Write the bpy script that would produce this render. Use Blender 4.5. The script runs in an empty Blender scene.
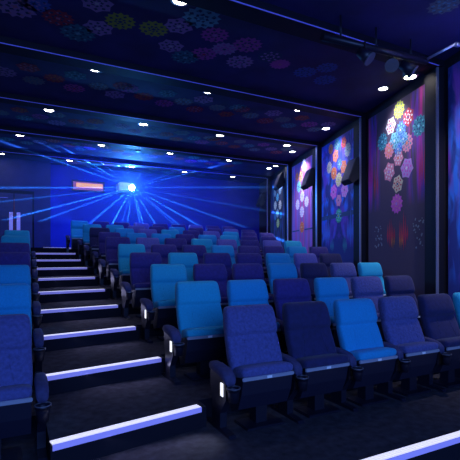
import bpy, bmesh, math, random
from math import sin, cos, pi, radians
from mathutils import Vector, Matrix
random.seed(7)
S = bpy.context.scene
COL = S.collection

# ------------------------------------------------------------------ camera, world, light, exposure
CAM_H, PSI, FPX = 1.32, .475, 420.0
cd = bpy.data.cameras.new('camera'); cam = bpy.data.objects.new('camera', cd); COL.objects.link(cam)
cam.location = (0, 0, CAM_H); cam.rotation_euler = (pi/2, 0, -PSI)
cd.sensor_width = 36; cd.lens = FPX/460*36; cd.shift_y = 27.5/460; cd.clip_start = .05
S.camera = cam
w = bpy.data.worlds.new('world'); S.world = w; w.use_nodes = True
w.node_tree.nodes['Background'].inputs[0].default_value = (.02, .03, .2, 1)
w.node_tree.nodes['Background'].inputs[1].default_value = .25
S.view_settings.view_transform = 'Standard'; S.view_settings.look = 'None'
S.view_settings.gamma = 1; S.view_settings.use_curve_mapping = False
S.view_settings.exposure = 0.0
S.cycles.use_denoising = True
S.cycles.volume_max_steps = 256

def light(name, kind, loc, power, color, target=None, **kw):
    d = bpy.data.lights.new(name, kind); d.energy = power; d.color = color
    for k, v in kw.items(): setattr(d, k, v)
    o = bpy.data.objects.new(name, d); COL.objects.link(o); o.location = loc
    if target is not None:
        o.rotation_euler = (Vector(target)-Vector(loc)).to_track_quat('-Z', 'Y').to_euler()
    return o
# light coming off the cinema screen behind the camera
light('screen_light', 'AREA', (1.5, -4.6, 2.6), 620, (.16, .34, 1), (2.6, 7, 1.6), shape='RECTANGLE', size=7, size_y=3)
# added blue fill lamps, no fixtures: projector spill, then tint for the back rows
light('added_blue_fill', 'AREA', (3.6, 11.8, 4.1), 70, (.01, .02, 1), (3.6, 14.6, 3.0), shape='RECTANGLE', size=5, size_y=.4)

light('added_blue_fill', 'AREA', (4.2, 10.2, 4.15), 55, (.02, .10, 1), (4.2, 10.2, 1), shape='RECTANGLE', size=7, size_y=5)

# ------------------------------------------------------------------ materials
def mat(name, color, rough=.7, metal=0, emit=None, strength=0, noise=0, nscale=40, bump=0, spec=.5, sheen=0):
    m = bpy.data.materials.new(name); m.use_nodes = True
    nt = m.node_tree; b = nt.nodes['Principled BSDF']
    b.inputs['Base Color'].default_value = (*color, 1); b.inputs['Roughness'].default_value = rough
    b.inputs['Metallic'].default_value = metal; b.inputs['Specular IOR Level'].default_value = spec
    b.inputs['Sheen Weight'].default_value = sheen
    if emit:
        b.inputs['Emission Color'].default_value = (*emit, 1); b.inputs['Emission Strength'].default_value = strength
    if noise or bump:
        tc = nt.nodes.new('ShaderNodeTexCoord'); n = nt.nodes.new('ShaderNodeTexNoise')
        n.inputs['Scale'].default_value = nscale; n.inputs['Detail'].default_value = 4
        nt.links.new(tc.outputs['Object'], n.inputs['Vector'])
        if noise:
            r = nt.nodes.new('ShaderNodeValToRGB')
            r.color_ramp.elements[0].position = .3; r.color_ramp.elements[1].position = .7
            r.color_ramp.elements[0].color = (*[c*(1-noise) for c in color], 1)
            r.color_ramp.elements[1].color = (*[min(1, c*(1+noise)) for c in color], 1)
            nt.links.new(n.outputs['Fac'], r.inputs[0]); nt.links.new(r.outputs[0], b.inputs['Base Color'])
        if bump:
            bp = nt.nodes.new('ShaderNodeBump'); bp.inputs['Strength'].default_value = bump; bp.inputs['Distance'].default_value = .01
            nt.links.new(n.outputs['Fac'], bp.inputs['Height']); nt.links.new(bp.outputs[0], b.inputs['Normal'])
    return m
FAB = {
 'turquoise': mat('fabric_turquoise', (.012, .40, .60), .9, noise=.08, nscale=70, bump=.25, sheen=.1),
 'azure': mat('fabric_azure', (.008, .31, .62), .9, noise=.08, nscale=70, bump=.25, sheen=.1),
 'violet': mat('fabric_violet', (.075, .085, .27), .9, noise=.22, nscale=45, bump=.6, sheen=.1),
 'lavender': mat('fabric_pale_and_lit_violet', (.13, .12, .42), .9, noise=.15, nscale=45, bump=.6, sheen=.1),  # paler violet; in the sixth row it paints the backs as lit
 'purple': mat('fabric_purple', (.035, .025, .19), .9, noise=.2, nscale=25, bump=.25, sheen=.1),
 'navy': mat('fabric_navy', (.016, .016, .085), .9, noise=.2, nscale=25, bump=.25, sheen=.1),
}
M = {
 'shell': mat('black_plastic', (.012, .012, .03), .45),
 'frame': mat('black_metal', (.014, .014, .03), .4, .3),
 'pad': mat('armrest_fabric', (.045, .045, .13), .85, noise=.2, nscale=30, bump=.3),
 'strip': mat('grey_edging', (.30, .32, .40), .4),
 'white': mat('white_plate', (.85, .87, .9), .5),
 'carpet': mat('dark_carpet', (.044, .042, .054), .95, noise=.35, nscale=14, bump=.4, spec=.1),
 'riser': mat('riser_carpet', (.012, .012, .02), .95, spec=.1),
 'ceil': mat('ceiling_black', (.022, .018, .13), .75, noise=.3, nscale=2),
 'beam': mat('beam_black', (.008, .008, .02), .6, spec=.2),
 'trim': mat('brushed_trim', (.55, .55, .75), .35, .7),
 'wall': mat('wall_fabric', (.035, .035, .16), .9, noise=.15, nscale=3),
 'wallr': mat('side_wall_fabric', (.015, .015, .03), .9, noise=.15, nscale=5),
 'backwall': mat('back_wall_fabric', (.015, .02, .42), .9, noise=.1, nscale=2),
 'speaker': mat('speaker_black', (.012, .012, .016), .6, noise=.3, nscale=80),
 'lamp': mat('lamp_glow', (1, 1, 1), .5, emit=(1, .93, .85), strength=30),
 'wash': mat('wash_lamp_glow', (1, 1, 1), .5, emit=(.95, .95, 1), strength=30),
 'led': mat('step_led', (.9, .9, 1), .4, emit=(.9, .87, 1), strength=.68),
 'glowblue': mat('step_led_handle_glow', (.5, .5, 1), .4, emit=(.33, .28, .85), strength=.27),
 'blueglow': mat('ceiling_led', (.3, .3, .9), .4, emit=(.05, .05, .6), strength=.22),  # emission paints the blue gleam of reflective metal beam trims
 'lens': mat('projector_lens_glow', (1, 1, 1), .3, emit=(.45, .85, 1), strength=60),
 'metal': mat('lamp_ring', (.2, .2, .25), .4, .6),
 'proj': mat('projector_case', (.75, .75, .8), .5),
 'orange': mat('booth_light', (.8, .4, .1), .5, emit=(1, .45, .06), strength=.7),
 'orangedim': mat('booth_inside', (.4, .2, .25), .5, emit=(.5, .12, .12), strength=.25),
 'aisle': mat('aisle_lamp_glow', (1, 1, 1), .5, emit=(.9, .93, 1), strength=1.1),
 'red': mat('door_gap_red', (.5, .08, .08), .6),
 'door': mat('door_blue', (.03, .03, .16), .5),
}

def setrgb(n, i, c): n.inputs[i].default_value = (*c, 1)
def mural_mat(name, centre, base, ca, cb, z0, z1, inner, sx=7, sz=1.1, thr=.5, gain=1.0, seed=0):
    """mirrored inky streaks about the panel's centre line, printed in ca/cb on base"""
    m = bpy.data.materials.new(name); m.use_nodes = True; nt = m.node_tree; N = nt.nodes; L = nt.links
    b = N['Principled BSDF']; b.inputs['Roughness'].default_value = .85
    tc = N.new('ShaderNodeTexCoord'); sp = N.new('ShaderNodeSeparateXYZ'); L.new(tc.outputs['Object'], sp.inputs[0])
    def mth(op, a, bb=None, clamp=False):
        n = N.new('ShaderNodeMath'); n.operation = op; n.use_clamp = clamp
        for i, v in enumerate((a, bb)):
            if v is None: continue
            if isinstance(v, (int, float)): n.inputs[i].default_value = v
            else: L.new(v, n.inputs[i])
        return n.outputs[0]
    xm = mth('ABSOLUTE', mth('SUBTRACT', sp.outputs[0], centre))
    cx = N.new('ShaderNodeCombineXYZ'); L.new(mth('MULTIPLY', xm, sx), cx.inputs[0]); L.new(mth('MULTIPLY', sp.outputs[2], sz), cx.inputs[2])
    cx.inputs[1].default_value = seed*3.7
    n1 = N.new('ShaderNodeTexNoise'); n1.inputs['Scale'].default_value = 1; n1.inputs['Detail'].default_value = 6; n1.inputs['Distortion'].default_value = .6
    L.new(cx.outputs[0], n1.inputs['Vector'])
    n2 = N.new('ShaderNodeTexNoise'); n2.inputs['Scale'].default_value = .6; n2.inputs['Detail'].default_value = 2
    L.new(cx.outputs[0], n2.inputs['Vector'])
    f = mth('MULTIPLY', mth('SUBTRACT', n1.outputs['Fac'], thr), 7*gain, True)
    up = mth('MULTIPLY', mth('SUBTRACT', sp.outputs[2], z0), 3, True)
    dn = mth('MULTIPLY', mth('SUBTRACT', z1, sp.outputs[2]), 3, True)
    ins = mth('MULTIPLY', mth('SUBTRACT', xm, inner), 6, True)
    f = mth('MULTIPLY', mth('MULTIPLY', f, up), mth('MULTIPLY', dn, ins))
    mx = N.new('ShaderNodeMix'); mx.data_type = 'RGBA'; mx.inputs['A'].default_value = (*ca, 1); mx.inputs['B'].default_value = (*cb, 1)
    L.new(mth('MULTIPLY', mth('SUBTRACT', n2.outputs['Fac'], .42), 7, True), mx.inputs['Factor'])
    m2 = N.new('ShaderNodeMix'); m2.data_type = 'RGBA'; m2.inputs['A'].default_value = (*base, 1)
    L.new(mx.outputs['Result'], m2.inputs['B']); L.new(f, m2.inputs['Factor']); L.new(m2.outputs['Result'], b.inputs['Base Color'])
    return m
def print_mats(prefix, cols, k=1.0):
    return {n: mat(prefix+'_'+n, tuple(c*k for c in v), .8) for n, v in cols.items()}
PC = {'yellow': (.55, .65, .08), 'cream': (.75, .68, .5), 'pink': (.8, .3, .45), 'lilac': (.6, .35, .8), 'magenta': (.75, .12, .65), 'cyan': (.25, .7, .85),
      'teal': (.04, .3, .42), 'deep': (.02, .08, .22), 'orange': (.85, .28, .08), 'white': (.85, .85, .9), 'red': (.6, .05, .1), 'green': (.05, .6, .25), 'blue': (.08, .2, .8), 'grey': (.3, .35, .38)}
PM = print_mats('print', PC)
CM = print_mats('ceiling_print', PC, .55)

# ------------------------------------------------------------------ mesh helpers
def new_obj(name, me, parent=None, kind=None):
    o = bpy.data.objects.new(name, me); COL.objects.link(o)
    if parent: o.parent = parent
    if kind: o['kind'] = kind
    return o
def empty(name, loc, rz=0, label=None, cat=None, group=None):
    o = bpy.data.objects.new(name, None); COL.objects.link(o); o.location = loc; o.rotation_euler = (0, 0, rz); o.empty_display_size = .1
    tag(o, label, cat, group); return o
def tag(o, label=None, cat=None, group=None):
    if label: o['label'] = label
    if cat: o['category'] = cat
    if group: o['group'] = group
    return o
class MB:
    def __init__(s): s.bm = bmesh.new(); s.mats = []
    def mi(s, m):
        if m not in s.mats: s.mats.append(m)
        return s.mats.index(m)
    def face(s, pts, m, smooth=False):
        f = s.bm.faces.new([s.bm.verts.new(p) for p in pts]); f.material_index = s.mi(m); f.smooth = smooth; return s
    def box(s, a, b, m, rot=None, bev=0):
        c = Vector([(a[i]+b[i])/2 for i in range(3)]); d = [abs(b[i]-a[i]) for i in range(3)]
        mx = Matrix.Translation(c) @ (rot.to_4x4() if rot else Matrix()) @ Matrix.Diagonal((*d, 1))
        t = bmesh.new(); bmesh.ops.create_cube(t, size=1, matrix=mx)
        if bev: bmesh.ops.bevel(t, geom=t.edges[:], offset=bev, segments=2, affect='EDGES')
        return s.merge(t, m)
    def merge(s, t, m, smooth=False):
        i = s.mi(m)
        for f in t.faces: f.material_index = i; f.smooth = smooth
        me = bpy.data.meshes.new('t'); t.to_mesh(me); t.free(); s.bm.from_mesh(me); bpy.data.meshes.remove(me); return s
    def cyl(s, p0, p1, r0, m, r1=None, n=16, caps=True):
        p0, p1 = Vector(p0), Vector(p1); d = p1-p0
        t = bmesh.new()
        bmesh.ops.create_cone(t, cap_ends=caps, segments=n, radius1=r0, radius2=r0 if r1 is None else r1, depth=d.length,
            matrix=Matrix.Translation((p0+p1)/2) @ d.to_track_quat('Z', 'Y').to_matrix().to_4x4())
        i = s.mi(m)
        for f in t.faces: f.smooth = len(f.verts) == 4
        me = bpy.data.meshes.new('t'); t.to_mesh(me); t.free()
        k = len(s.bm.faces); s.bm.from_mesh(me); bpy.data.meshes.remove(me); s.bm.faces.ensure_lookup_table()
        for f in s.bm.faces[k:]: f.material_index = i
        return s
    def prism(s, pts, z0, z1, m, mside=None):
        n = len(pts); b = [s.bm.verts.new((x, y, z0)) for x, y in pts]; t = [s.bm.verts.new((x, y, z1)) for x, y in pts]
        s.bm.faces.new(t).material_index = s.mi(m); s.bm.faces.new(b[::-1]).material_index = s.mi(m)
        for i in range(n): s.bm.faces.new((b[i], b[(i+1) % n], t[(i+1) % n], t[i])).material_index = s.mi(mside or m)
        return s
    def prismx(s, pts, x0, x1, m):
        """polygon in (y,z) pushed from x0 to x1"""
        n = len(pts); b = [s.bm.verts.new((x0, y, z)) for y, z in pts]; t = [s.bm.verts.new((x1, y, z)) for y, z in pts]
        i0 = s.mi(m)
        s.bm.faces.new(t).material_index = i0; s.bm.faces.new(b[::-1]).material_index = i0
        for i in range(n): s.bm.faces.new((b[i], b[(i+1) % n], t[(i+1) % n], t[i])).material_index = i0
        return s
    def loft(s, rings, m, smooth=True):
        """closed rings of equal length, end caps added"""
        vs = [[s.bm.verts.new(p) for p in r] for r in rings]; n = len(vs[0]); i0 = s.mi(m)
        for a, b in zip(vs, vs[1:]):
            for i in range(n):
                f = s.bm.faces.new((a[i], a[(i+1) % n], b[(i+1) % n], b[i])); f.material_index = i0; f.smooth = smooth
        for r in (vs[0][::-1], vs[-1]):
            f = s.bm.faces.new(r); f.material_index = i0; f.smooth = smooth
        return s
    def mesh(s, name):
        bmesh.ops.recalc_face_normals(s.bm, faces=s.bm.faces[:])
        me = bpy.data.meshes.new(name); s.bm.to_mesh(me); s.bm.free()
        for m in s.mats: me.materials.append(m)
        return me
    def obj(s, name, parent=None, kind=None): return new_obj(name, s.mesh(name), parent, kind)
def superellipse(cx, cy, a, b, n=4.0, k=24):
    out = []
    for i in range(k):
        t = 2*pi*i/k; c_, s_ = cos(t), sin(t)
        out.append((cx+a*math.copysign(abs(c_)**(2/n), c_), cy+b*math.copysign(abs(s_)**(2/n), s_)))
    return out
def ornament(mb, o, ex, ey, r, cols, MM, tips=12, rot=0, lift=Vector((0, 0, 0)), style=0):
    """printed star medallion: zigzag outline, ring of petals, star centre, in three inks"""
    def poly(rr0, rr1, n, off, m, h):
        vs = []
        for i in range(2*n):
            a = rot+off+pi*i/n; rr = rr0 if i % 2 == 0 else rr1
            vs.append(o+ex*(cos(a)*rr)+ey*(sin(a)*rr)+lift*h)
        mb.face(vs, m)
    a, b, c = [MM[x] for x in cols]
    poly(r, r*.8, tips//(2 if style == 1 else 1), 0, a, 1)
    for i in range(8):
        t = i*pi/4+rot+.2; q = o+ex*(cos(t)*r*.62)+ey*(sin(t)*r*.62)+lift*2
        u_, v_ = ex*cos(t)+ey*sin(t), ey*cos(t)-ex*sin(t)
        mb.face([q-u_*r*.14, q+v_*r*.13, q+u_*r*.14, q-v_*r*.13], b)
    poly(r*.42, r*.3, tips//2, 0, b, 2)
    poly(r*.33, r*.2, tips//2, .3, a, 3)
    poly(r*.2, r*.1, tips//2 if style == 0 else 4, .1, c, 4)
    if style == 2:       # lattice of small dots
        for i in range(8):
            q = o+ex*(cos(i*pi/4+rot)*r*.66)+ey*(sin(i*pi/4+rot)*r*.66)+lift*5
            mb.face([q+ex*(cos(t*pi/2)*r*.09)+ey*(sin(t*pi/2)*r*.09) for t in range(4)], c)

# ------------------------------------------------------------------ the room shell
RISE, PITCH, P1 = .158, 1.03, 3.0
UR = lambda p: 5.84+.289*(p-4.21)            # right wall line
UL = -4.6; PB, PF = 14.6, -5.0; CEIL = CAM_H+3.0
TOPZ = lambda k: RISE*(k-1)                   # floor height of terrace k
def edge_line(k):                             # front edge of terrace k, left to right
    d = PITCH*(k-2)
    if k == 1: return [(UL, 1.97), (UR(1.97), 1.97)]
    return [(UL, 3.40+d), (.16+.02*k, 3.40+d), (.16+.02*k, 2.80+d), (1.31+.012*k, 3.0+d), (1.31+.012*k, 3.16+d), (UR(3.16+d), 3.16+d)]
fl = MB()
fl.prism([(UL, PF), (UR(PF), PF), (UR(PB), PB), (UL, PB)], -.5, TOPZ(0), M['carpet'])
for k in range(1, 12):
    e = edge_line(k); e = e+[(UR(PB), PB), (UL, PB)]
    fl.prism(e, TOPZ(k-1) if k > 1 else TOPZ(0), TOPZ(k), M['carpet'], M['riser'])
fl.obj('floor', kind='structure')
NW = Vector((-1, .289, 0)).normalized(); TW = Vector((.289, 1, 0)).normalized()
b = MB(); b.prism([(UR(PF), PF), (UR(PF)+.2, PF), (UR(PB)+.2, PB), (UR(PB), PB)], -.5, CEIL, M['wallr']); b.obj('wall_right', kind='structure')
b = MB(); b.box((UL-.2, PF, -.5), (UL, PB, CEIL), M['wall']); b.obj('wall_left', kind='structure')
b = MB(); b.box((UL, PF-.2, -.5), (UR(PF), PF, CEIL), M['wallr']); b.obj('wall_front', kind='structure')
b = MB(); b.box((UL, PB, 1.0), (UR(PB), PB+.2, CEIL), M['backwall']); b.obj('wall_back', kind='structure')

# ceiling with its printed medallions
ce = MB(); ce.box((UL-.2, PF-.2, CEIL), (UR(PB)+.3, PB+.2, CEIL+.15), M['ceil'])
EX, EY, DN = Vector((1, 0, 0)), Vector((0, 1, 0)), Vector((0, 0, -.002))
orn = [(0.01, 5.63, .26, 'lilac deep pink', 2), (0.21, 5.46, .2, 'blue lilac deep', 2), (0.49, 5.66, .2, 'red deep pink', 2), (0.76, 5.92, .24, 'teal deep cyan', 2),
 (0.87, 5.12, .2, 'lilac deep white', 1), (0.98, 5.67, .2, 'lilac deep white', 1), (1.2, 5.38, .2, 'yellow deep deep', 0), (1.63, 5.36, .2, 'yellow deep deep', 0),
 (1.9, 5.14, .2, 'lilac deep white', 1), (1.98, 5.68, .19, 'lilac deep white', 1), (2.09, 4.84, .25, 'cyan deep teal', 2), (2.41, 5.13, .2, 'magenta deep lilac', 0),
 (2.28, 5.9, .22, 'teal deep cyan', 2), (2.49, 5.68, .2, 'magenta deep red', 0), (2.69, 5.41, .19, 'lilac magenta deep', 0), (2.93, 5.16, .22, 'magenta deep pink', 2),
 (3.08, 5.66, .22, 'lilac deep magenta', 2), (3.4, 5.3, .2, 'deep lilac deep', 0), (3.67, 5.44, .17, 'magenta magenta pink', 0), (4.19, 5.49, .2, 'blue deep blue', 2), (4.67, 5.58, .2, 'blue deep blue', 2), (4.4, 5.2, .18, 'blue deep blue', 2)]
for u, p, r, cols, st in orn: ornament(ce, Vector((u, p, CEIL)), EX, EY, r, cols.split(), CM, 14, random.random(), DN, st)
cyc = ['lilac deep lilac', 'red pink deep', 'grey teal grey', 'red orange deep', 'teal cyan deep', 'magenta deep red', 'grey cyan deep']
for row, (pc, uc) in enumerate([(7.6, .6), (7.6, 2.9), (7.6, 5.2), (9.8, .5), (9.8, 3.3), (9.8, 5.6), (11.95, .6), (11.95, 2.6), (11.95, 5.2), (13.8, 2), (13.8, 5), (3.0, 1.0), (3.0, 4.2), (.9, 1.5)]):
    for i, (du, dp) in enumerate([(-.75, .1), (-.4, -.25), (-.3, .25), (0, 0), (.3, -.28), (.35, .28), (.72, 0), (1.05, .25), (1.1, -.2), (-1.1, -.15)]):
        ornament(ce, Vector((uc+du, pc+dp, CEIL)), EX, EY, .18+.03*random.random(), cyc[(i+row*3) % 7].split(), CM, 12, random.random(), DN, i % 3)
ce.obj('ceiling', kind='structure')

# ceiling beams that run down the right wall as columns, with a thin metal trim along the edge, gleam painted by emission
BEAMS = [4.20, 6.46, 8.66, 10.86, 13.06]
for i, p in enumerate([1.95]+BEAMS):
    t = MB()
    t.box((UL, p, CEIL-.10), (UR(p)-.02, p+.3, CEIL), M['beam'])
    t.obj('trim_%d' % (i+1), kind='structure')
    t = MB()
    q = Vector((UR(p), p, 0))
    w_ = .30 if i else .2
    pts = [q+TW*-.0, q+TW*w_, q+TW*w_+NW*.12, q+NW*.12]
    t.prism([(v.x, v.y) for v in pts], -.2, CEIL-.001, M['beam'])
    t.obj('trim_%d' % (i+11), kind='structure')
    # trim line: painted gleam along the beam, plain metal down the column
    o = empty('glow_line', (0, p, 0), 0, None, 'light strip', 'thin glowing trims along the beams')
    o['label'] = ['thin glowing trim on the beam above the camera', 'thin glowing trim on the nearest beam and column, right of the largest mural',
      'thin glowing trim on the second beam and column, left of the largest mural',
      'thin glowing trim on the third beam and column, left of the blue mural',
      'thin glowing trim on the fourth beam and column, left of the pale purple mural', 'faint thin glowing trim on the farthest beam near the back wall'][i]
    a = MB(); a.box((UL+.02, -.014, CEIL-.109), (UR(p)-.14, .0, CEIL-.1), M['blueglow']); a.obj('beam_strip', o)
    c0 = Vector((UR(p), 0, 0))+NW*.135
    a = MB(); a.box((c0.x-.016, c0.y-.03, -.15), (c0.x+.012, c0.y, CEIL-.12), M['trim']); a.obj('column_strip', o)

# ------------------------------------------------------------------ murals on the right wall
def mural(p0, p1, z0, z1, material, orns, label, extra=()):
    o0 = Vector((UR(p0), p0, 0))+NW*.004
    L = (p1-p0)*1.041
    mb = MB(); mb.box((0, 0, z0), (L, .03, z1), material)
    # local x runs along the wall towards the back, local y towards the room
    ex, ey, up = Vector((1, 0, 0)), Vector((0, 0, 1)), Vector((0, .0022, 0))
    for p, z, r, cols, st in orns:
        ornament(mb, Vector(((p-p0)*1.041, .03, z)), ex, ey, r*1.12, cols.split(), PM, 12, .13*len(cols)+p, up, st)
    for pts, c in extra:
        mb.face([((p-p0)*1.041, .033, z) for p, z in pts], PM[c])
    ob = mb.obj('wall_mural'); ob.location = o0
    ob.rotation_euler = (0, 0, math.atan2(TW.y, TW.x))
    tag(ob, label, 'mural')
    return ob
mA = mural_mat('mural_ink_magenta', .98, (.085, .06, .12), (.55, .03, .35), (.13, .05, .60), 2.2, 4.3, .40, 9, .8, .41, 1, 1)
mB = mural_mat('mural_ink_blue', .80, (.02, .04, .26), (.02, .2, .95), (.14, .06, .6), 1.5, 4.3, -.3, 5, 2.6, .41, 1, 2)
mC = mural_mat('mural_ink_purple', .94, (.2, .13, .34), (.6, .06, .35), (.28, .14, .7), .9, 4.3, -.2, 14, .4, .42, 1, 3)
mD = mural_mat('mural_ink_teal', .9, (.02, .03, .07), (.03, .12, .25), (.06, .06, .25), 1.3, 4.2, -.2, 7, 1.5, .5, 1, 4)
mE = mural_mat('mural_ink_far_blue', 1.0, (.03, .06, .35), (.04, .25, 1), (.25, .06, .6), .9, 4.3, -.2, 5, 1.6, .40, 1, 5)
def flame(p, z, w_, h, c, n=5):
    random.seed(int(p*100)); out = []
    for i in range(n):
        x = p+(i-(n-1)/2)*w_/n; hh = h*(1-.5*abs(i-(n-1)/2)/n*2)*(.7+.5*random.random())
        out.append(([(x-w_*.09, z), (x, z-hh*.5), (x+w_*.10, z), (x+w_*.03, z+hh*.3), (x, z+hh*.75), (x-w_*.06, z+hh*.3)], c))
    return out
exA = flame(5.52, 1.72, .26, .5, 'red')+flame(5.15, 1.72, .26, .5, 'red')+flame(5.46, 1.62, .12, .35, 'orange', 3)+flame(5.22, 1.62, .12, .35, 'orange', 3)
random.seed(3)
for side in (-1, 1):
    for i in range(26):
        x = 5.34+side*(.45+.27*random.random()); z = 1.72+(random.random()-.5)*.5; s_ = .012+.014*random.random()
        exA.append(([(x-s_, z), (x, z-s_), (x+s_, z), (x, z+s_)], 'grey'))
    exA += flame(5.34+side*.68, 2.75, .16, .8, 'red', 3)
mural(4.53, 6.30, 0, 4.13, mA, [(5.28, 3.96, .15, 'yellow deep yellow', 2), (5.02, 3.74, .15, 'red white deep', 1), (5.53, 3.75, .15, 'white red blue', 1), (4.74, 3.5, .17, 'teal deep cyan', 2),
  (5.23, 3.58, .15, 'blue cyan white', 0), (5.8, 3.53, .16, 'teal deep cyan', 2), (5.41, 3.44, .16, 'cyan teal white', 1), (5.15, 3.40, .12, 'cyan blue white', 0), (5.05, 3.3, .15, 'pink teal orange', 0),
  (5.58, 3.31, .15, 'pink orange cream', 0), (5.30, 3.26, .12, 'blue cyan white', 0), (5.3, 3.1, .14, 'pink white orange', 1), (5.58, 2.91, .17, 'pink white lilac', 1), (5.06, 2.87, .17, 'lilac magenta white', 1), (5.32, 2.64, .15, 'cream red deep', 1), (5.35, 2.29, .17, 'magenta pink lilac', 0)],
  'largest wall mural, dark plum with a cascade of patterned star medallions above two red flames', exA)
mural(6.82, 8.54, 0, 4.15, mB, [(7.7, 4.0, .14, 'teal grey deep', 0), (7.17, 3.74, .15, 'grey teal deep', 0), (8.02, 3.98, .12, 'orange red deep', 0), (7.76, 3.75, .15, 'orange pink deep', 1), (7.35, 3.95, .13, 'red orange deep', 1), (7.55, 3.5, .13, 'blue cyan white', 0),
  (8.1, 3.54, .14, 'cream grey teal', 0), (7.85, 3.35, .15, 'orange red cream', 0), (7.36, 3.4, .15, 'orange pink cream', 1), (7.6, 3.15, .16, 'cream yellow grey', 0), (7.86, 2.9, .17, 'magenta lilac deep', 1), (7.31, 2.86, .17, 'lilac magenta deep', 1), (7.6, 2.66, .14, 'pink lilac deep', 1), (7.6, 2.3, .16, 'green cyan yellow', 0)],
  'vivid blue wall mural with a green star medallion on a dark cross band', [([(6.84, 2.26), (8.52, 2.26), (8.52, 2.36), (6.84, 2.36)], 'deep')]+flame(8.25, 1.9, .4, .7, 'blue', 6)+flame(7.0, 1.9, .4, .7, 'blue', 6)+flame(7.95, 1.6, .2, .4, 'teal', 4)+flame(7.3, 1.6, .2, .4, 'teal', 4))
mural(8.98, 10.73, 0, 4.12, mC, [(9.76, 3.98, .16, 'white cream grey', 0), (9.99, 3.7, .16, 'orange cream red', 0), (10.14, 3.42, .16, 'cyan teal deep', 0), (9.6, 3.45, .15, 'cream white lilac', 0), (9.88, 3.1, .16, 'white cream grey', 0), (10.25, 2.9, .15, 'white lilac cream', 0), (9.55, 2.9, .15, 'white cream lilac', 0), (9.9, 2.65, .16, 'white lilac cream', 0), (9.9, 2.2, .16, 'orange red cream', 0), (10.3, 3.75, .12, 'orange red deep', 0), (9.9, 3.35, .1, 'cream white grey', 0)],
  'pale purple wall mural with white diamond medallions, brightest on the wall', [([(9.0, 2.1), (9.7, 2.1), (9.7, 2.14), (9.0, 2.14)], 'deep'), ([(10.1, 2.1), (10.7, 2.1), (10.7, 2.14), (10.1, 2.14)], 'deep')])
mural(11.20, 13.02, 0, 4.1, mD, [(12.43, 3.6, .14, 'grey teal deep', 0), (11.88, 3.6, .14, 'grey teal deep', 0), (12.15, 3.4, .14, 'teal cyan deep', 0), (12.4, 3.15, .15, 'cream grey teal', 0), (11.88, 3.1, .15, 'cream grey deep', 0), (12.15, 2.85, .15, 'grey cream deep', 0), (12.1, 2.5, .15, 'yellow cream grey', 0), (12.4, 2.75, .12, 'teal deep grey', 0), (11.8, 2.75, .12, 'teal deep grey', 0)],
  'small dim teal wall mural farthest back on the wall')
mural(2.25, 4.08, 0, 4.15, mE, [(3.2, 3.6, .16, 'cyan blue white', 0), (3.4, 3.2, .16, 'lilac blue white', 0), (3.0, 3.2, .16, 'teal blue cyan', 0), (3.2, 2.8, .16, 'pink blue white', 0)],
  'bright blue wall mural cut by the right edge of the picture')

# ------------------------------------------------------------------ wall loudspeakers
def speaker(p, z, sc, label):
    q = Vector((UR(p), p, z))+NW*.06
    o = empty('wall_speaker', q, math.atan2(NW.y, NW.x)+pi/2, label, 'speaker', 'black loudspeakers along the mural wall')
    # local -y points into the room
    b = MB(); b.prismx([(-.06, .27), (-.13, .27), (-.30, -.20), (-.22, -.27), (-.06, -.16)], -.19*sc, .19*sc, M['speaker'])
    body = b.obj('cabinet', o)
    g = MB(); g.prismx([(-.135, .25), (-.15, .245), (-.312, -.185), (-.298, -.195)], -.17*sc, .17*sc, M['shell']); g.obj('grille', o)
    k = MB(); k.box((-.05, -.12, -.05), (.05, .062, .05), M['frame']); k.cyl((0, -.1, -.09), (0, -.1, .09), .02, M['frame']); k.obj('bracket', o)
    return o
speaker(6.66, 3.13, 1, 'large black loudspeaker mounted over the blue mural')
speaker(9.0, 3.42, 1, 'black loudspeaker mounted over the pale purple mural')
speaker(11.45, 3.80, 1, 'small dim black loudspeaker mounted over the teal mural')
speaker(13.6, 3.5, 1, 'barely visible loudspeaker past the farthest mural')

# ------------------------------------------------------------------ ceiling lamps
def downlight(u, p, z, m, label, group, cat='ceiling light', r=.055, name='ceiling_light'):
    o = empty(name, (u, p, z), 0, label, cat, group)
    b = MB()
    n = 20; ring = []
    for rr, zz in ((r*1.45, 0), (r*1.45, -.012), (r*1.1, -.018), (r*1.02, -.002)):
        ring.append([(rr*cos(2*pi*i/n), rr*sin(2*pi*i/n), zz) for i in range(n)])
    for a_, b_ in zip(ring, ring[1:]):
        for i in range(n): b.face([a_[i], a_[(i+1) % n], b_[(i+1) % n], b_[i]], M['metal'])
    b.obj('trim_ring', o)
    if z < CEIL:
        c_ = MB(); c_.cyl((0, 0, -.002), (0, 0, CEIL-z), r*1.3, M['metal'], n=20); c_.obj('housing', o)
    b = MB(); b.cyl((0, 0, -.014), (0, 0, -.002), r, m, n=20); b.obj('lamp', o)
    return o
ORD = ['first', 'second', 'third', 'fourth', 'fifth', 'sixth', 'seventh', 'eighth', 'ninth']
RN = ['nearest', 'second', 'third', 'fourth', 'fifth']
grid = {0: [(1.72, 4.60), (5.64, 4.66)], 1: [(1.15, 6.9), (3.12, 6.9), (5.12, 6.9)], 2: [(.63, 9.25), (2.58, 9.25), (4.49, 9.25), (6.47, 9.25)],
        3: [(.13, 11.48), (2.07, 11.48), (3.98, 11.48), (5.88, 11.48), (7.6, 11.48)], 4: [(-.33, 13.75), (1.52, 13.75), (3.44, 13.75), (5.3, 13.75), (7.2, 13.75)]}
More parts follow.
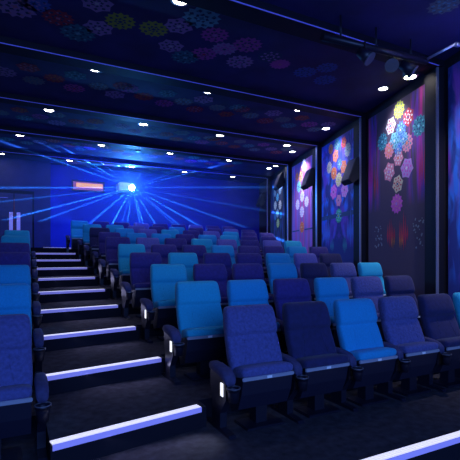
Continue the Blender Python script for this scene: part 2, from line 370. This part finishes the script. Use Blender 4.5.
for r, l in grid.items():
    for i, (u, p) in enumerate(l):
        downlight(u, p, CEIL-(.10 if (r, i) == (0, 1) else .0), M['lamp'], 'recessed ceiling lamp, %s from the left in the %s lamp row from the front' % (ORD[i], RN[r].replace('nearest', 'first')), 'recessed ceiling lamps', r=.085)
        light('lamp_spot', 'SPOT', (u, p, CEIL-.13), 26 if r < 2 else 12 if r < 3 else 6, (.75, .78, 1), (u, p, 0), spot_size=radians(75), spot_blend=.8, shadow_soft_size=.05)
WASH = [(5.81, 5.37, 'above the largest mural', 110), (5.08, 3.15, 'added out of view above the rightmost mural', 300), (6.43, 7.64, 'above the blue mural', 105), (7.0, 9.75, 'above the pale purple mural', 230), (7.6, 11.92, 'above the dim teal mural', 60)]  # washer over the rightmost mural is added, unseen, to brighten that panel
for u, p, s_, e in WASH:
    downlight(u, p, CEIL, M['wash'], 'small bright wall washing lamp in the ceiling '+s_, 'wall washing lamps', 'wall washer', r=.07, name='wall_washer')
    light('wash_spot', 'SPOT', (u, p, CEIL-.03), e, (.85, .8, 1), (UR(p), p, CEIL-1.6), spot_size=radians(95), spot_blend=.9, shadow_soft_size=.05)

# lighting bar hanging under the ceiling at the nearest beam
rig = empty('lighting_bar', (4.1, 4.0, 4.0), 0, 'dark lighting bar with clamped spotlights hanging below the nearest beam', 'lighting bar')
b = MB(); b.cyl((-.75, .05, .02), (.95, -.1, .02), .045, M['frame']); b.obj('pipe', rig)
for x in (-.5, .1, .75):
    b = MB(); b.cyl((x, .0, .05), (x, .0, CEIL-4.0), .012, M['frame'], n=8); b.obj('hanger_rod', rig)
for x, a in ((-.15, .3), (.35, -.4), (.62, .5)):
    b = MB(); d = Vector((sin(a)*.7, -.3, -.35)); c0 = Vector((x, -.02, -.09))
    b.cyl(c0-d*.12, c0+d*.22, .055, M['shell'], r1=.085); b.cyl(c0+d*.22, c0+d*.25, .088, M['metal']); b.box((x-.012, -.06, -.06), (x+.012, .02, .05), M['frame'])
    b.obj('spotlight', rig)
b = MB(); b.cyl((.9, -.1, .02), (1.05, -.45, .12), .018, M['trim'], n=8); b.cyl((1.05, -.45, .12), (1.12, -.45, .12), .03, M['trim'], n=8); b.obj('arm', rig)
b = MB(); b.cyl((.7, 0, .0), (.7, 0, -.30), .01, M['frame'], n=8); b.obj('drop_rod', rig)

# ------------------------------------------------------------------ back wall: booth window, projector, door
o = empty('booth_window', (2.2, PB, 3.53), 0, 'orange lit projection booth window left of the projector', 'window')
b = MB()
for a_, c_ in (((-.52, -.05, -.02), (.52, .01, .02)), ((-.52, -.05, .29), (.52, .01, .33)), ((-.52, -.05, .02), (-.48, .01, .29)), ((.48, -.05, .02), (.52, .01, .29))): b.box(a_, c_, M['frame'])
b.obj('window_frame', o)
b = MB(); b.box((-.48, -.012, .02), (.48, -.002, .29), M['orangedim']); b.obj('pane', o)
b = MB(); b.box((-.38, -.035, .11), (.46, -.014, .25), M['orange'], bev=.006); b.obj('lamp_tube', o)
pj = empty('projector', (3.52, PB, 3.66), 0, 'white film projector with a dazzling blue-white lens high on the back wall', 'projector')
b = MB(); b.box((-.42, -.46, -.12), (.12, -.04, .18), M['proj'], bev=.03); b.obj('case', pj)
b = MB(); b.cyl((0, -.44, 0), (0, -.55, 0), .095, M['frame'], r1=.11, n=24); b.obj('lens_barrel', pj)
b = MB(); b.cyl((0, -.551, 0), (0, -.556, 0), .098, M['lens'], n=24); b.obj('lens', pj)
b = MB(); b.box((-.25, -.06, .1), (-.1, .0, .16), M['frame']); b.obj('bracket', pj)

# added haze and star-patterned lamp draw the projector's lens-glare rays by the back wall
hz_ = bpy.data.materials.new('glare_haze'); hz_.use_nodes = True; nt = hz_.node_tree; nt.nodes.clear()
vo = nt.nodes.new('ShaderNodeOutputMaterial'); vs_ = nt.nodes.new('ShaderNodeVolumeScatter')
vs_.inputs['Color'].default_value = (.3, .5, 1, 1); vs_.inputs['Density'].default_value = .045; vs_.inputs['Anisotropy'].default_value = 0
nt.links.new(vs_.outputs[0], vo.inputs['Volume'])
b = MB(); b.prism([(-.9, 11.6), (UR(11.6)-.45, 11.6), (UR(14.45)-.45, 14.45), (1.1, 14.45), (1.1, 14.1), (-.9, 14.1)], 2.37, CEIL-.14, hz_)
hzo = b.obj('haze'); hzo['kind'] = 'stuff'; tag(hzo, 'thin blue haze added before the back wall to show projector glare rays', 'haze')
def glare_ray_fan(loc, target, power, color):
    o = light('beam_light', 'SPOT', loc, power, color, target, spot_size=radians(179), spot_blend=.0, shadow_soft_size=.012)
    d = o.data; d.use_nodes = True; nt = d.node_tree; N = nt.nodes; L = nt.links
    em = N['Emission']
    tc = N.new('ShaderNodeTexCoord'); sp = N.new('ShaderNodeSeparateXYZ'); L.new(tc.outputs['Normal'], sp.inputs[0])
    def mth(op, *a):
        n = N.new('ShaderNodeMath'); n.operation = op
        for i, v in enumerate(a):
            if isinstance(v, (int, float)): n.inputs[i].default_value = v
            else: L.new(v, n.inputs[i])
        return n.outputs[0]
    phi = mth('ARCTAN2', sp.outputs[1], sp.outputs[0])
    tot = None
    for n_, off, pw, amp in ((18, .35, 420, 1.1), (8, 1.15, 2600, 2.0), (11, .8, 1600, .6)):
        c_ = mth('ABSOLUTE', mth('COSINE', mth('ADD', mth('MULTIPLY', phi, n_/2), off)))
        v = mth('MULTIPLY', mth('POWER', c_, pw), amp)
        tot = v if tot is None else mth('ADD', tot, v)
    nl = o.matrix_basis.to_3x3().inverted() @ Vector((0, -1, 0))
    dv = mth('ADD', mth('ADD', mth('MULTIPLY', sp.outputs[0], nl.x), mth('MULTIPLY', sp.outputs[1], nl.y)), mth('MULTIPLY', sp.outputs[2], nl.z))
    off = mth('MINIMUM', mth('MAXIMUM', mth('MULTIPLY', mth('SUBTRACT', dv, .04), 12), 0), 1)
    near = mth('MAXIMUM', mth('SUBTRACT', 1, mth('DIVIDE', dv, .6)), 0)
    side = mth('MULTIPLY', off, near)
    L.new(mth('ADD', mth('MULTIPLY', tot, side), .012), em.inputs['Strength'])
    return o
glare_ray_fan((3.52, PB-.62, 3.66), (0, 0, CAM_H), 40000, (.05, .30, 1))

PD = PB-.30
b = MB(); b.box((UL, PD, 1.0), (1.02, PB+.02, CEIL-.001), M['wall']); b.obj('wall_alcove', kind='structure')
dr = MB(); dr.box((-.55, PD-.06, TOPZ(11)), (.55, PD, 3.35), M['beam']); dr.obj('door_1', kind='structure')
for i, x in enumerate((-.5, .015)):
    b = MB(); b.box((x, PD-.08, TOPZ(11)+.02), (x+.485, PD-.06, 3.25), M['door']); lf = b.obj('door_%d' % (i+2), kind='structure')
    hx = -.13 if i == 0 else .07
    b = MB(); b.box((hx, PD-.13, 2.05), (hx+.10, PD-.11, 2.68), M['glowblue']); b.box((hx+.04, PD-.115, 2.15), (hx+.06, PD-.08, 2.18), M['frame']); b.box((hx+.04, PD-.115, 2.55), (hx+.06, PD-.08, 2.58), M['frame'])  # handles are no lamps; emission paints their blue gleam
    h = b.obj('door_handle', lf)
b = MB(); b.box((-.005, PD-.07, TOPZ(11)+.02), (.012, PD-.062, 3.1), M['red']); b.obj('trim_20', kind='structure')
b = MB(); b.box((-1.2, PD-.09, 3.10), (-.16, PD-.082, 3.115), M['blueglow']); ob = b.obj('glow_line'); tag(ob, 'short blue light line across the top of the exit door', 'light strip')
b = MB(); b.cyl((3.08, 11.6, CEIL-.05), (3.08, 11.6, CEIL), .07, M['white']); tag(b.obj('smoke_detector'), 'small white smoke detector on the ceiling before the projector', 'smoke detector')

# ------------------------------------------------------------------ step lights
for k in range(0, 11):
    # on the front edge of terrace k+1
    d = PITCH*(k-1); kk = k+1
    if k == 0: A, B_ = Vector((1.75, 1.97, 0)), Vector((4.95, 1.97, 0))
    else: A, B_ = Vector((.17+.02*kk, 2.80+d+.005, 0)), Vector((1.26+.012*kk, 2.99+d, 0))
    if k == 10: A = Vector((.7, 12.2, 0))
    z = TOPZ(kk); t = B_-A; L = t.length
    o = empty('step_light', (A.x, A.y, z), math.atan2(t.y, t.x),
        ('lit white step edge at the bottom right, below the front row' if k == 0 else 'lit white step edge, %s from the bottom of the aisle stairs' % (['first', 'second', 'third', 'fourth', 'fifth', 'sixth', 'seventh', 'eighth', 'ninth', 'tenth'][k-1])),
        'step light', 'lit step edges of the stairs')
    b = MB()
    for j in range(4): b.box((0, -.004+.018*j, 0), (L, .008+.018*j, .010), M['led'])
    b.box((0, -.006, -.004), (L, .066, .006), M['strip']); b.obj('tread_plate', o)
    b = MB(); b.box((0, -.012, -.030), (L, -.001, .008), M['glowblue']); b.obj('front_lip', o)
    if 0 < k < 8:
        light('step_glow', 'AREA', (A+B_)/2+Vector((0, -.04, z-.03)), .9, (.55, .55, 1), (A+B_)/2+Vector((0, -.35, z-.2)), shape='RECTANGLE', size=L*.95, size_y=.03)

# ------------------------------------------------------------------ the cinema seat (local -y is the way it faces)
def yz_section(half, y, z, th, n=4.5): return [(x, yy, z) for x, yy in superellipse(0, y, half, th, n, 28)]
def backrest_mesh():
    b = MB()
    st = [(.375, -.150, .200, .030), (.39, -.152, .228, .048), (.45, -.142, .238, .056), (.52, -.118, .240, .060), (.60, -.088, .238, .058), (.66, -.066, .236, .052), (.685, -.057, .235, .047),
          (.695, -.055, .234, .044), (.705, -.058, .236, .056), (.74, -.053, .237, .067), (.80, -.038, .233, .068), (.86, -.024, .228, .062), (.895, -.013, .222, .052), (.912, -.006, .212, .040), (.920, .0, .19, .024)]
    b.loft([yz_section(hw, y, z, th, 5) for z, y, hw, th in st], FAB['azure'])
    # sewn seams on the lower pad
    for x in (-.10, .10):
        pts = [(x*1.4, -.142-.0545, .45), (x*1.2, -.118-.0585, .52), (x, -.088-.0565, .60), (x*.95, -.066-.0505, .66)]
        for p, q in zip(pts, pts[1:]): b.cyl(p, q, .0035, FAB['azure'], n=6)
    return b.mesh('backrest')
def cushion_mesh():
    b = MB()
    rings = []
    for y, z, hw, th in [(-.12, .415, .20, .03), (-.14, .42, .225, .045), (-.18, .430, .232, .048), (-.26, .442, .232, .048), (-.305, .450, .230, .043), (-.33, .452, .224, .032), (-.338, .452, .212, .02)]:
        rings.append([(x, y, zz) for x, zz in superellipse(0, z, hw, th, 5, 28)])
    b.loft(rings, FAB['azure']); return b.mesh('cushion')
def shell_mesh():
    b = MB(); b.prismx([(-.318, .425), (-.325, .395), (-.30, .28), (-.25, .16), (-.14, .12), (-.08, .22), (-.09, .385), (-.30, .40)], -.225, .225, M['shell']); return b.mesh('seat_shell')
def strip_mesh():
    b = MB(); b.box((-.232, -.340, .395), (.232, -.318, .422), M['strip'], bev=.005); return b.mesh('edge_strip')
def plate_mesh():
    b = MB(); b.box((-.022, -.343, .399), (.022, -.338, .419), M['white']); return b.mesh('number_plate')
def arm_mesh():
    b = MB()
    rings = []
    for y, z, hw, th in [(.0, .465, .026, .02), (-.03, .47, .038, .032), (-.12, .467, .042, .036), (-.22, .455, .043, .038), (-.28, .435, .042, .040), (-.315, .415, .038, .036), (-.328, .40, .028, .025)]:
        rings.append([(x, y, zz) for x, zz in superellipse(0, z, hw, th, 3, 20)])
    b.loft(rings, M['pad']); return b.mesh('armrest')
def stand_mesh():
    b = MB()
    b.prismx([(-.03, .45), (-.24, .43), (-.30, .39), (-.29, .26), (-.20, .14), (-.20, .03), (-.34, .02), (-.36, 0), (.04, 0), (.04, .02), (-.06, .03), (-.06, .20), (-.02, .34)], -.028, .028, M['frame']); return b.mesh('side_frame')
def leg_mesh():
    b = MB(); b.box((-.05, -.22, .015), (.05, -.12, .15), M['frame']); b.box((-.17, -.30, 0), (.17, -.08, .02), M['frame'], bev=.006); return b.mesh('leg')
def cup_mesh():
    b = MB(); n = 20; prof = [(.030, .27), (.036, .27), (.043, .34), (.047, .362), (.051, .362), (.051, .372), (.046, .372), (.040, .35), (.030, .28)]
    R = [[(r*cos(2*pi*i/n), -.365+r*sin(2*pi*i/n), z) for i in range(n)] for r, z in prof]
    b.loft(R, M['frame']); return b.mesh('cup_holder')
def ring_mesh():
    b = MB(); n = 20
    prof = [(.047, .372), (.052, .372), (.052, .378), (.047, .378)]
    R = [[(r*cos(2*pi*i/n), -.365+r*sin(2*pi*i/n), z) for i in range(n)] for r, z in prof]
    for a_, c_ in zip(R, R[1:]+R[:1]):
        for i in range(n): b.face([a_[i], a_[(i+1) % n], c_[(i+1) % n], c_[i]], M['metal'])
    return b.mesh('rim')
def aislelamp_mesh():
    b = MB(); b.box((-.006, -.022, -.05), (.0, .022, .05), M['aisle'], bev=.002); return b.mesh('aisle_lamp')
ME = dict(backrest=backrest_mesh(), cushion=cushion_mesh(), seat_shell=shell_mesh(), edge_strip=strip_mesh(), number_plate=plate_mesh(), armrest=arm_mesh(), side_frame=stand_mesh(),
          leg=leg_mesh(), cup_holder=cup_mesh(), rim=ring_mesh(), aisle_lamp=aislelamp_mesh())
def part(key, parent, loc=(0, 0, 0), fab=None):
    o = new_obj(key, ME[key], parent); o.location = loc
    if fab:
        for sl in o.material_slots: sl.link = 'OBJECT'; sl.material = fab
    return o
ADJ = {'turquoise': 'turquoise', 'azure': 'bright blue', 'violet': 'violet-blue denim', 'lavender': 'pale-looking violet', 'purple': 'dark purple', 'navy': 'dark navy'}
YAW = radians(0)
AW = .290
def seat(u, p, z, color, label, group, right_arm=False, lamp=None, yaw=YAW, aisle=False):
    o = empty('cinema_seat', (u, p, z), yaw, label, 'seat', group)
    f = FAB[color]
    part('backrest', o, fab=f); part('cushion', o, fab=f)
    sh = part('seat_shell', o); es = part('edge_strip', o); part('number_plate', es); part('leg', o)
    arms = ([-AW] if lamp != 'R' or not right_arm else [-AW])+([AW] if right_arm else [])
    for x in arms:
        if lamp == 'L' and x < 0: x = -.325
        a = part('armrest', o, (x, 0, 0))
        if lamp == 'L' and x < -.3: a.scale = (1.2, 1, 1)
        s_ = part('side_frame', o, (x, 0, 0))
        c_ = part('cup_holder', o, (x, 0, 0)); part('rim', c_)
        if (aisle and lamp == 'L' and x < 0): part('aisle_lamp', s_, (-.029, -.235, .33))['label'] = 'small lit white aisle lamp'
        if (lamp == 'R' and x > 0): part('aisle_lamp', s_, (.034, -.235, .33))
    return o
T, A, V, LV, P_, N_ = 'turquoise', 'azure', 'violet', 'lavender', 'purple', 'navy'
ROWS = {1: (1.74, 3.06, [V, N_, A, V, N_, T]),
 2: (1.66, 3.98, [T, A, P_, A, V, N_]),
 3: (1.75, 5.15, [T, P_, P_, A, N_, V, T]),
 4: (1.72, 6.08, [P_, T, P_, P_, A, LV, N_]),
 5: (1.80, 7.23, [T, P_, P_, A, P_, P_, A, P_]),
 6: (1.76, 8.12, [P_, LV, P_, T, LV, P_, LV, T]),
 7: (1.84, 9.30, [P_, A, A, P_, A, T, P_, P_]),
 8: (1.80, 10.25, [N_, A, LV, T, P_, LV, T, P_, P_]),
 9: (1.80, 11.33, [T, T, LV, P_, A, P_, P_, LV, P_]),
 10: (1.62, 12.30, [T, P_, P_, LV, P_, P_, LV, P_, P_])}
ROWN = {1: 'front row', 2: 'second row', 3: 'third row', 4: 'fourth row', 5: 'fifth row', 6: 'sixth row', 7: 'seventh row', 8: 'eighth row', 9: 'ninth row', 10: 'last row'}
for k, (u0, p, cols) in ROWS.items():
    for i, c_ in enumerate(cols):
        where = 'right beside the stairs' if i == 0 else '%s to the right of the stairs' % ORD[i]
        last = i == len(cols)-1
        if last and k > 1: where = 'at the mural wall end'
        seat(u0+.58*i, p, TOPZ(k), c_, '%s cinema seat in the %s, %s' % (ADJ[c_], ROWN[k], where), 'cinema seats right of the stairs', last, 'L' if i == 0 else None, aisle=k <= 3)
LCOL = [V, A, A, P_, P_, T, T, P_]
for k, c_ in enumerate(LCOL, 1):
    if k == 8: continue
    seat(-.125+.03*(k-1), 3.31+PITCH*(k-1), TOPZ(k), c_, '%s cinema seat left of the stairs in the %s' % (ADJ[c_], ROWN[k]), 'cinema seats left of the stairs', True, None, 0)

light('aisle_glow', 'SPOT', (1.74-.39, 2.83, .34), 3.5, (.75, .85, 1), (1.15, 2.72, 0), spot_size=radians(70), spot_blend=1, shadow_soft_size=.02)
